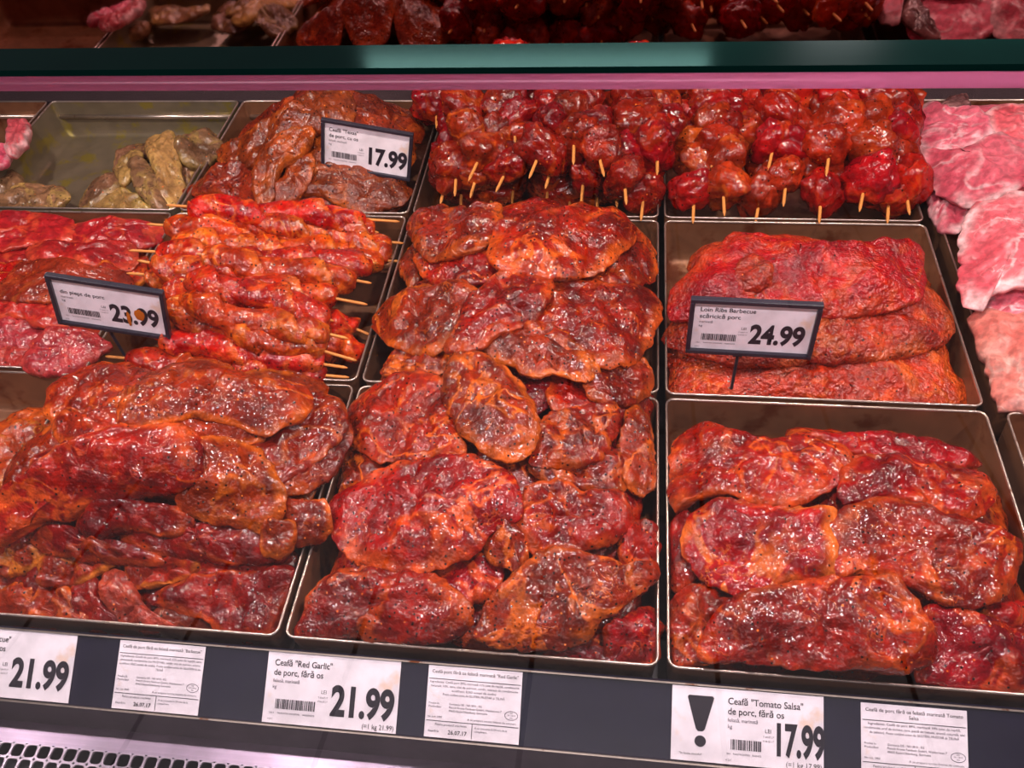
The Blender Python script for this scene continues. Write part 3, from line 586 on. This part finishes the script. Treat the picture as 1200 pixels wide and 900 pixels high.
# ---------------------------------------------------------------- trays
def rrect(x0,y0,x1,y1,r,k=4):
    out=[]
    for cx,cy,a0 in ((x1-r,y1-r,0),(x0+r,y1-r,90),(x0+r,y0+r,180),(x1-r,y0+r,270)):
        for i in range(k+1):
            a=math.radians(a0+90*i/k); out.append((cx+r*math.cos(a),cy+r*math.sin(a)))
    return out
def loops(bm,ls,close_last=False):
    rings=[[bm.verts.new(p) for p in l] for l in ls]; n=len(rings[0])
    for A,B in zip(rings,rings[1:]):
        for k in range(n): bm.faces.new((A[k],A[(k+1)%n],B[(k+1)%n],B[k]))
    if close_last: bm.faces.new(rings[-1])
    return rings
def tray(x0,x1,y0,y1,label,mat='steel',ledge=False,depth=.058):
    cx,cy=(x0+x1)/2,(y0+y1)/2
    T=tag(empty('meat_tray',(cx,cy,-depth-.002)),label,'tray','steel trays in the counter')
    zo=depth+.002
    def lp(ins,z,r): return [(x-cx,y-cy,z+zo) for x,y in rrect(x0+ins,y0+ins,x1-ins,y1-ins,max(r-ins,.002))]
    bm=bmesh.new()
    loops(bm,[lp(.0024,-.0006,.010),lp(.0024,-.010,.012),lp(.0036,-.040,.014),lp(.006,-depth+.004,.016),lp(.011,-depth,.02)],True)
    loops(bm,[lp(.0016,-.0006,.010),lp(.0016,-.010,.012),lp(.0028,-.040,.014),lp(.0052,-depth+.003,.016),lp(.0102,-depth-.0012,.02)],True)
    obj('tray_body',bm,M[mat],T,True)
    bm=bmesh.new()
    loops(bm,[lp(.0028,-.0016,.009),lp(.0026,-.0003,.009),lp(.0017,.0004,.009),lp(.0007,.0,.009),lp(.0005,-.0014,.009)])
    obj('tray_rim',bm,M['rim'],T,True)
    if ledge:
        bm=bmesh.new(); add_tube(bm,[(x0+.006-cx,y1-.0055-cy,-.024+zo),(x1-.006-cx,y1-.0055-cy,-.024+zo)],.0035,10); obj('tray_ledge',bm,M['rim'],T,True)
    return T
cols=[(-.604,-.306),(-.302,-.002),(.002,.302),(.306,.606),(.611,.905),(.920,1.22)]
rows=[(-.263,0),(-.539,-.267),(-.815,-.543)]
TL={(0,0):'steel tray with pink pieces at the far top left corner',(1,0):'greenish steel tray with its yellow-stained bottom showing',(2,0):'steel tray of rust-coloured chops under the 17.99 tag',
(3,0):'steel tray under the big pile of cube skewers',(4,0):'steel tray of cube skewers at the back right',(5,0):'steel tray of pale pink cutlets, back row',
(1,1):'steel tray of red raw steaks behind the 23.99 tag',(2,1):'steel tray of twisted skewers',(3,1):'steel tray under the rear half of the long pile of steaks',(4,1):'rib tray with its brown-stained walls behind the 24.99 tag',(5,1):'steel tray of pale ribs at the right picture edge',
(1,2):'steel tray of orange chops at the left picture edge',(2,2):'front left steel tray under the brown-red steak pile',(3,2):'front middle steel tray above the 21.99 card with the name line',(4,2):'front right steel tray above the card with the exclamation mark',(5,2):'empty-looking steel tray corner at the right picture edge'}
for (c,r),lb in TL.items():
    tray(cols[c][0],cols[c][1],rows[r][0],rows[r][1],lb,'steel_oil' if (c,r)==(1,0) else 'steel',r==0)
# ---------------------------------------------------------------- slabs of meat lying on their heap
DZ=.009
def smooth_loop(pts,n):
    m=len(pts); seg=[]
    d=[(Vector(pts[i])-Vector(pts[(i+1)%m])).length for i in range(m)]; tot=sum(d); res=[]
    acc=0; i=0
    for k in range(n):
        t=tot*k/n
        while acc+d[i]<t: acc+=d[i]; i+=1
        s=(t-acc)/d[i]
        p0,p1,p2,p3=[Vector(pts[(i+j)%m]) for j in (-1,0,1,2)]
        res.append(.5*((2*p1)+(p2-p0)*s+(2*p0-5*p1+4*p2-p3)*s*s+(3*p1-p0-3*p2+p3)*s**3))
    return res
def slab(name,mat,pts,key,layer,t,n=72,tilt=(0,0),lump=1.0,seed=None,flat=None):
    sd=Vector((random.random()*50,random.random()*50,random.random()*50))
    lp=smooth_loop(pts,n)
    c=sum(lp,Vector((0,0)))/n
    size=sum((p-c).length for p in lp)/n
    for p in lp:
        q=noise.noise(Vector((p.x*70,p.y*70,0))+sd)*.0042+noise.noise(Vector((p.x*180,p.y*180,3))+sd)*.0026
        p+=(p-c).normalized()*q*min(1,size/.03)
    MR=16 if size>.03 else 10
    rr_=[math.sin(math.pi/2*j/MR) for j in range(MR+1)]
    zc=heap(key,c.x,c.y)
    def base(x,y):
        h=heap(key,x,y) if flat is None else flat
        return h+layer*DZ+(x-c.x)*tilt[0]+(y-c.y)*tilt[1]
    org=Vector((c.x,c.y,base(c.x,c.y)))
    vs=[]; rim=[]; fs=[]
    def top(p,r):
        e=(max(0,1-r**3.2))**.55
        z=base(p.x,p.y)+t*.55*e
        q=Vector((p.x,p.y,0))
        z+=lump*(noise.noise(q*26+sd)*.0085+noise.noise(q*62+sd)*.0064+noise.noise(q*140+sd)*.0022)*(.35+.65*e)
        cr=noise.noise(Vector((p.x*38+.6*noise.noise(q*30+sd),p.y*38,7))+sd)
        z-=lump*.0062*max(0,1-abs(cr)/.10)*e
        return z
    vs.append((c.x,c.y,top(c,0))); rim.append(0)
    for j in range(1,MR+1):
        for k in range(n):
            p=c+(lp[k]-c)*rr_[j]; vs.append((p.x,p.y,top(p,rr_[j]))); rim.append(rr_[j])
    low=[.965,.85,.5]
    for j,r in enumerate(low):
        for k in range(n):
            p=c+(lp[k]-c)*r; vs.append((p.x,p.y,base(p.x,p.y)-t*(.28,.45,.5)[j]+noise.noise(Vector((p.x*40,p.y*40,5))+sd)*.002)); rim.append(1.0 if j==0 else .6)
    vs.append((c.x,c.y,base(c.x,c.y)-t*.5)); rim.append(0)
    R=lambda j:1+(j-1)*n
    for k in range(n): fs.append((0,1+k,1+(k+1)%n))
    for j in range(1,MR+len(low)):
        a,b=R(j),R(j+1)
        for k in range(n): fs.append((a+k,b+k,b+(k+1)%n,a+(k+1)%n))
    a=R(MR+len(low)); e=len(vs)-1
    for k in range(n): fs.append((a+k,e,a+(k+1)%n))
    me=bpy.data.meshes.new(name); me.from_pydata([(x-org.x,y-org.y,z-org.z) for x,y,z in vs],[],fs)
    at=me.attributes.new('rim','FLOAT','POINT'); at.data.foreach_set('value',rim)
    o=link(name,me,M[mat],None,True); o.location=org
    return o
GR={'garlic':'steaks in the long middle tray','bbq':'steaks in the front left pile','salsa':'steaks in the front right tray','ribs':'racks of ribs','raw':'steaks in the left middle tray','olive':'greenish fillets','texas':'chops under the 17.99 tag','pink':'pale pink cutlets','pale':'pink pieces at the far left','orange':'orange chops'}
CATS={'marinated_steak':'steak','raw_steak':'steak','rib_slab':'ribs','pale_rib_slab':'ribs','marinated_chop':'chop','olive_fillet':'fillet','pork_cutlet':'cutlet','pork_piece':'meat'}
for key,name,mat,layer,t,label,fl in PIECES:
    pts=[(fl[i]/1000,fl[i+1]/1000) for i in range(0,len(fl),2)]
    o=slab(name,mat,pts,key,layer,t/1000,lump={'ribs':1.15,'pink':.7,'raw':.6}.get(key,1.0))
    tag(o,label,CATS[name],GR[key])
rack=next(o for o in bpy.data.objects if o.get('label','').startswith('broad rack of ribs'))
o=slab('meat_flap','ribs',[(.680,-.413),(.696,-.406),(.711,-.419),(.712,-.437),(.699,-.449),(.683,-.447),(.676,-.433)],'ribs',5.2,.016,n=40,lump=.9)
o.parent=rack; o.location=o.location-rack.location
# steaks of the layer below, seen only in the gaps of each pile
UNDER=[('garlic','marinated_steak','garlic',.325,.590,-.795,-.29,3,5,'nearly covered lower steak, %s part of the middle tray'),
('bbq','marinated_steak','bbq',.02,.285,-.795,-.56,3,3,'nearly covered lower steak, %s part of the front left pile'),
('salsa','marinated_steak','salsa',.63,.89,-.795,-.575,3,2,'nearly covered lower steak, %s part of the front right tray'),
('texas','marinated_chop','texas',.04,.28,-.245,-.03,3,2,'nearly covered lower chop, %s part of the rust-coloured chop pile'),
('raw','raw_steak','raw',-.29,-.02,-.52,-.285,3,3,'nearly covered lower raw steak, %s part of the tray behind the 23.99 tag'),
('ribs','rib_slab','ribs',.65,.88,-.52,-.32,1,2,'nearly covered lower rack, %s part of the rib tray'),
('pink','pork_cutlet','pink',.97,1.19,-.52,-.03,2,4,'nearly covered lower pink cutlet, %s part of the right-hand trays')]
for key,name,mat,x0,x1,y0,y1,nx,ny,label in UNDER:
    for i in range(nx):
        for j in range(ny):
            cx=x0+(i+.5)*(x1-x0)/nx; cy=y0+(j+.5)*(y1-y0)/ny
            ax=(x1-x0)/nx*.62; ay=(y1-y0)/ny*.62; ph=random.random()*6
            pts=[(max(x0-.012,min(x1+.012,cx+ax*math.cos(a)*(1+.12*math.sin(3*a+ph)))),max(y0-.012,min(y1+.012,cy+ay*math.sin(a)*(1+.12*math.cos(2*a+ph))))) for a in [2*math.pi*k/14 for k in range(14)]]
            o=slab(name,mat,pts,key,-.6-.35*((i+j)%2),.018,n=40,lump=.8)
            col_=['left','middle','right'] if nx==3 else (['left','right'] if nx==2 else ['']); row_={2:['front','back'],3:['front','central','back'],4:['front','front central','back central','back'],5:['front','front central','central','back central','back']}[ny]
            tag(o,label%(' '.join((row_[j]+' '+col_[i]).split())),CATS[name],GR[key]+', lower layer')
# ---------------------------------------------------------------- cube skewers
def chunk_mesh(sd):
    bm=bmesh.new(); bmesh.ops.create_icosphere(bm,subdivisions=4,radius=1)
    o=Vector((sd*7.1,sd*3.3,sd*1.9)); st=(random.uniform(.85,1.35),random.uniform(.75,1.05),random.uniform(.75,1.1))
    for v in bm.verts:
        p=v.co.copy(); m=max(abs(p.x),abs(p.y),abs(p.z)); p=p*(.74+.26*(.8/m))
        p*=1+.30*noise.noise(p*1.2+o)+.14*noise.noise(p*2.7+o)+.05*noise.noise(p*6+o)
        c=noise.noise(p*1.4+o*2); p*=1-.16*max(0,1-abs(c)/.16)**2
        v.co=Vector((p.x*st[0],p.y*st[1],p.z*st[2]))*.025
    me=bpy.data.meshes.new('meat_chunk'); bm.to_mesh(me); bm.free()
    me.polygons.foreach_set('use_smooth',[True]*len(me.polygons)); return me
CH={'red':[chunk_mesh(i+1) for i in range(9)],'light':[chunk_mesh(i+31) for i in range(9)]}
for k,v in CH.items():
    for me in v: me.materials.append(M[k])
for kind,x,y,z,lean,n,label in SKEWERS:
    S=tag(empty('meat_skewer',(x,y,z)),label,'skewer','cube skewers in the back right tray' if kind=='light' else 'cube skewers behind the middle tray')
    d=Vector((lean,1,.10 if kind=='red' else .16)).normalized()
    sp=.042; first=.050; last=.012 if kind=='red' else .035
    L_=first+(n-1)*sp+.022+last
    bm=bmesh.new(); add_tube(bm,[d*0,d*.006,d*(L_-.004),d*L_],.0019,8,True,[.35,1,1,.5]); obj('stick',bm,M['wood'],S,True)
    for i in range(n):
        o=link('meat_chunk',random.choice(CH[kind]),None,S)
        o.location=d*(first+i*sp)+Vector((random.uniform(-.004,.004),0,random.uniform(-.004,.004)))
        s=random.uniform(1.0,1.25); o.scale=(s,s*.98,s)
        o.rotation_euler=(random.uniform(-.5,.5),random.uniform(-3.1,3.1),random.uniform(-.5,.5))
# ---------------------------------------------------------------- twisted skewers
for x0,y0,z0,x1,y1,z1,sl,sr,label in TWISTED:
    A,B=Vector((x0,y0,z0)),Vector((x1,y1,z1)); D=B-A; Ln=D.length; d=D.normalized()
    S=tag(empty('twisted_skewer',A),label,'skewer','twisted skewers')
    u=d.cross(Vector((0,0,1))).normalized(); w_=u.cross(d)
    ns=max(30,int(Ln/.0017)); nt=34; ph=random.random()*6; pit=random.uniform(.055,.085); bow=random.uniform(-.006,.008); sd=Vector((random.random()*40,)*3)
    vs=[];fs=[];fa=[]
    for i in range(ns+1):
        s=i/ns; e=min(1,math.sin(math.pi*min(s,1-s)*Ln/.022*.5) if min(s,1-s)*Ln<.022 else 1)
        ce=d*(Ln*s)+u*(bow*math.sin(math.pi*s)+.003*math.sin(s*9+ph))+Vector((0,0,.003*math.sin(s*11+ph)))
        for k in range(nt):
            th=2*math.pi*k/nt
            # a ribbon of meat wound round the stick: overlapping turns
            f=((th/(2*math.pi)+s*Ln/pit+ph)%1.0)
            r=.0178*(.62+.48*(f**.6))*(1+.10*noise.noise(Vector((f*3.2,s*Ln*22,ph))))*(.35+.65*e**.5)
            q=ce*34+Vector((math.cos(th),math.sin(th),0))*.8+sd
            r*=1+.20*noise.noise(q)+.10*noise.noise(q*2.7)
            fa.append(f); vs.append(ce+(u*math.cos(th)+w_*math.sin(th)*.85)*r)
    for i in range(ns):
        for k in range(nt): fs.append((i*nt+k,i*nt+(k+1)%nt,(i+1)*nt+(k+1)%nt,(i+1)*nt+k))
    fs.append(tuple(range(nt))[::-1]); fs.append(tuple(ns*nt+k for k in range(nt)))
    me=bpy.data.meshes.new('meat_strip'); me.from_pydata(vs,[],fs); me.attributes.new('rim','FLOAT','POINT').data.foreach_set('value',fa); link('meat_strip',me,M['twist'],S,True)
    bm=bmesh.new(); add_tube(bm,[-d*(sl+.004),-d*sl,d*(Ln+sr),d*(Ln+sr+.004)],.0016,8,True,[.4,1,1,.4]); obj('stick',bm,M['wood'],S,True)
# ---------------------------------------------------------------- writing
def text(parent,name,s,x,y,h,mat='ink',sx=1.0,bold=0,align='LEFT',z=.0006,maxw=None):
    """flat print: x,y of the baseline in the card's own metres, h = letter height"""
    cu=bpy.data.curves.new(name,'FONT'); cu.body=s; cu.size=h/.70; cu.align_x=align; cu.offset=bold*h; cu.resolution_u=2 if h<.004 else 5
    to=bpy.data.objects.new(name,cu); COL.objects.link(to)
    me=bpy.data.meshes.new_from_object(to.evaluated_get(bpy.context.evaluated_depsgraph_get()))
    bpy.data.objects.remove(to); bpy.data.curves.remove(cu)
    if not len(me.vertices): return None
    if maxw:
        xs=[v.co.x for v in me.vertices]; sx=maxw/max(1e-6,max(xs)-min(xs))
    for v in me.vertices: v.co.x*=sx
    me.name=name; me.materials.clear()
    o=link(name,me,M[mat],parent); o.location=(x,y,z); return o
def barcode(parent,x0,x1,y0,y1):
    bm=bmesh.new(); x=x0; rnd=random.Random(3)
    while x<x1:
        wd=rnd.choice((.00045,.0006,.0009)); add_box(bm,(x,y0,.0004),(x+wd,y1,.0006)); x+=wd+rnd.choice((.0004,.0006,.0008))
    obj('barcode',bm,M['ink'],parent)
def rail_card(x,s,wd,ht,label,name):
    y,z=rail_pt(s,.0008)
    o=None
    bm=bmesh.new(); add_box(bm,(0,-ht,-.0003),(wd,0,.0003))
    me=bpy.data.meshes.new(name); bm.to_mesh(me); bm.free()
    o=link(name,me,M['paper']); o.matrix_world=Matrix.Translation((x,y,z))@Matrix.Rotation(BETA,4,'X')
    return tag(o,label,'card')
def price_face(o,W,H,title,sub2,sub3,price,x0=0,unit=None,detail=True):
    f=lambda a:x0+a*(W-x0); g=lambda b:-b*H
    text(o,'title_text',title,f(.055),g(.20),.0047,bold=.012,sx=.92)
    text(o,'title_text',sub2,f(.055),g(.335),.0047,bold=.012,sx=.92)
    text(o,'small_text',sub3,f(.055),g(.435),.0026,'inkg',sx=.9)
    text(o,'small_text','kg',f(.055),g(.52),.0026,'inkg')
    barcode(o,f(.09),f(.39),g(.80),g(.665))
    text(o,'small_text','001   9650701000990   0000475',f(.05),g(.87),.0013,'inkg',maxw=(f(.39)-f(.05)))
    text(o,'small_text','LEI',f(.425),g(.545),.0028,sx=.95)
    text(o,'small_text','T 60.07.17',f(.405),g(.61),.0013,'inkg'); text(o,'small_text','V 06.03.17',f(.405),g(.665),.0013,'inkg')
    text(o,'price_text',price,f(.505),g(.815),.0215,bold=.055,maxw=(f(.975)-f(.505)))
    if unit: text(o,'unit_price_text',unit,f(.985),g(.965),.0038,align='RIGHT',sx=.88)
    text(o,'small_text','4 DC',f(.04),g(.955),.0014,'inkg')
PRICE_G='price cards on the front rail'
rc=rail_card(.2972,.0008,.1085,.0545,'stained white 21.99 card under the middle tray','price_card')
price_face(rc,.1085,.0545,'Ceafă "Red Garlic"','de porc, fără os','feliată, marinată','21.99',unit='(=1 kg 21.99)'); rc['group']=PRICE_G
rc=rail_card(.0236,.0005,.1085,.0545,'white 21.99 card cut off by the left picture edge','price_card')
price_face(rc,.1085,.0545,'Ceafă "Barbecue"','de porc, fără os','feliată, marinată','21.99'); rc['group']=PRICE_G
rc=rail_card(.6156,.0020,.1100,.0530,'white 17.99 card with a big exclamation mark','price_card')
price_face(rc,.1100,.0530,'Ceafă "Tomato Salsa"','de porc, fără os','feliată, marinată','17.99',x0=.037,unit='(=1 kg 17.99)'); rc['group']=PRICE_G
bm=bmesh.new(); vs=[bm.verts.new((x,y,.0006)) for x,y in ((.0115,-.0075),(.0125,-.0062),(.0300,-.0062),(.0310,-.0075),(.0245,-.0300),(.0230,-.0315),(.0195,-.0315),(.0180,-.0300))]; bm.faces.new(vs[::-1])
vs=[bm.verts.new((.0213+.0042*math.cos(a),-.0385+.0040*math.sin(a),.0006)) for a in [2*math.pi*k/24 for k in range(24)]]; bm.faces.new(vs)
obj('exclamation_mark',bm,M['ink'],rc); text(rc,'small_text','*în limita stocului!',.006,-.0485,.0016)
def info_card(x,s,label,title,title2,lines,maker='Fleisch Krone Feinkost GmbH, Waldstrasse 7'):
    W,H=.0737,.0530
    o=rail_card(x,s,W,H,label,'product_card'); o['group']='ingredient cards on the front rail'
    text(o,'title_text',title,.003,-.0055,.0025,maxw=W-.006)
    yy=-.0095
    if title2: text(o,'title_text',title2,W/2,-.0092,.0025,align='CENTER'); yy=-.0115
    bm=bmesh.new()
    for a,b,c,d in ((.001,yy-.0004,W-.001,yy),(.001,-.0410,W-.001,-.0406),(W*.5,-H+.001,W*.5+.0004,-.0408)): add_box(bm,(a,b,.0004),(c,d,.0006))
    obj('ruled_line',bm,M['ink'],o)
    for i,l in enumerate(lines): text(o,'small_text',l,W/2,yy-.0032-i*.0030,.0016,'inkg',align='CENTER',maxw=min(W-.004,len(l)*.00105))
    text(o,'small_text','Produs în',.002,-.0285,.0015,'inkg'); text(o,'small_text','Producător',.002,-.0310,.0015,'inkg')
    text(o,'small_text','Germania DE - NI11810 - EG',.018,-.0285,.0015,'inkg'); text(o,'small_text',maker,.018,-.0310,.0015,'inkg',maxw=.041)
    text(o,'small_text','49632 Essen/Oldenburg, Germania',.018,-.0335,.0015,'inkg'); text(o,'small_text','Nr. Lot: 3400',.002,-.0385,.0014,'inkg')
    text(o,'small_text','A se prepara termic înainte de consum.',.033,-.0388,.0014,'inkg',maxw=.038)
    text(o,'small_text','Pentru produsul vrac/feliat:',.008,-.0440,.0016,'inkg'); text(o,'small_text','Expiră la:',.003,-.0490,.0016,'inkg')
    text(o,'date_text','26.07.17',.0185,-.0500,.0030,bold=.02)
    text(o,'small_text','A se consuma în 24 ore de la',.039,-.0445,.0015,'inkg'); text(o,'small_text','cumpărare.',.039,-.0470,.0015,'inkg')
    bm=bmesh.new(); n=28
    for k in range(n):
        a,b=2*math.pi*k/n,2*math.pi*(k+1)/n
        vv=[bm.verts.new((.0668+rx*math.cos(t),-.0325+ry*math.sin(t),.0006)) for t,rx,ry in ((a,.0052,.0034),(b,.0052,.0034),(b,.0048,.0030),(a,.0048,.0030))]; bm.faces.new(vv[::-1])
    obj('oval_stamp',bm,M['inkg'],o)
    for i,s_ in enumerate(('DE','NI 11810','EG')): text(o,'stamp_text',s_,.0668,-.0312-.0017*i,.0011,'inkg',align='CENTER')
    return o
info_card(.1700,.0023,'smaller white ingredient card between the two 21.99 cards','Ceafă de porc fără os feliată marinată "Barbecue"',None,
 ['Ingrediente: Ceafă de porc 89%, marinată 11% (ulei de rapiță, sare','alimentară, condimente (cu MUȘTAR), zahăr, ulei de palmier, arome,','acidifiant: E262 acetat de sodiu). Poate conține urme de GLUTEN și de','ȚELINĂ'])
info_card(.4280,.0020,'ingredient card with a stained corner beside the stained 21.99 card','Ceafă porc fără os feliată marinată "Red Garlic"',None,
 ['Ingrediente: Ceafă porc 89%, marinată 11% (ulei de rapiță, condimente','naturale 10%, sare, ulei de palmier, zahăr, extract de condimente','acidifiant: E262 acetat de sodiu)','Poate conține urme de GLUTEN, MUȘTAR și ȚELINĂ'])
info_card(.7520,.0037,'ingredient card right of the card with the exclamation mark','Ceafă de porc fără os feliată marinată Tomato','Salsa',
 ['Ingrediente: Ceafă de porc 89%, marinată 10% (ulei de rapiță,','condimente, praf de tomate, sare, pastă de tomate, aromă naturală, ulei','de palmier). Poate conține urme de GLUTEN, MUȘTAR și ȚELINĂ'])
# ---------------------------------------------------------------- framed tags on stakes
def price_tag(pose,label,t1,t2,t3,price,foot,drop=False):
    loc,rm,h=pose; w=.112
    T=empty('price_tag',None,Matrix([rm[i]+[loc[i]] for i in range(3)]+[[0,0,0,1]])); tag(T,label,'price tag','framed price tags on stakes')
    b=.0042; bm=bmesh.new()
    for lo,hi in (((-w/2,h/2-b,-.004),(w/2,h/2,.0025)),((-w/2,-h/2,-.004),(w/2,-h/2+b,.0025)),((-w/2,-h/2+b,-.004),(-w/2+b,h/2-b,.0025)),((w/2-b,-h/2+b,-.004),(w/2,h/2-b,.0025))): add_box(bm,lo,hi,.0008)
    add_box(bm,(-w/2+.002,-h/2+.002,-.004),(w/2-.002,h/2-.002,-.0022)); obj('frame',bm,M['frame'],T)
    W,H=w-2*b+.001,h-2*b+.001
    bm=bmesh.new(); add_box(bm,(0,-H,-.0003),(W,0,.0003)); me=bpy.data.meshes.new('card'); bm.to_mesh(me); bm.free()
    c=link('card',me,M['paper'],T); c.location=(-W/2,H/2,-.0015)
    price_face(c,W*.97,H,t1,t2,t3,price)
    # stake down into the meat
    dwn=Matrix(rm).transposed()@Vector((0,0,-1)); k=(loc[2]-h/2-foot)
    p0=Vector((-.008,-h/2+.002,-.003))
    bm=bmesh.new(); add_tube(bm,[p0,p0+Vector((0,-.004,0))+dwn*0,p0+dwn*max(.01,k)],.0016,8); add_box(bm,(-.012,-h/2-.004,-.005),(-.004,-h/2+.002,-.001)); obj('stake',bm,M['frame'],T)
    if drop:
        sd=Vector((3,9,1)); 
        for nm,cx,cy,rx,ry in (('sauce_stain',.0280,-.004,.0050,.0068),('sauce_drip',.0165,-.012,.0020,.0095)):
            bm=bmesh.new(); n=26; vc=bm.verts.new((cx,cy,.0009)); ring=[]
            for k in range(n):
                a=2*math.pi*k/n; q=1+.25*noise.noise(Vector((math.cos(a)*1.5,math.sin(a)*1.5,cx*99)))
                ring.append(bm.verts.new((cx+rx*q*math.cos(a),cy+ry*q*math.sin(a),-.0004)))
            for k in range(n): bm.faces.new((vc,ring[k],ring[(k+1)%n]))
            obj(nm,bm,M['oil'],T,True)
price_tag(TAG_POSES[0],'black-framed 17.99 tag standing over the rust-coloured chops','Ceafă "Texas"','de porc, cu os','feliată, marinată','17.99',.03)
price_tag(TAG_POSES[1],'black-framed 23.99 tag with an orange sauce stain','','din piept de porc','marinate','23.99',.0,True)
price_tag(TAG_POSES[2],'black-framed 24.99 tag standing in front of the ribs','Loin Ribs Barbecue','scăricică porc','marinată','24.99',.0)
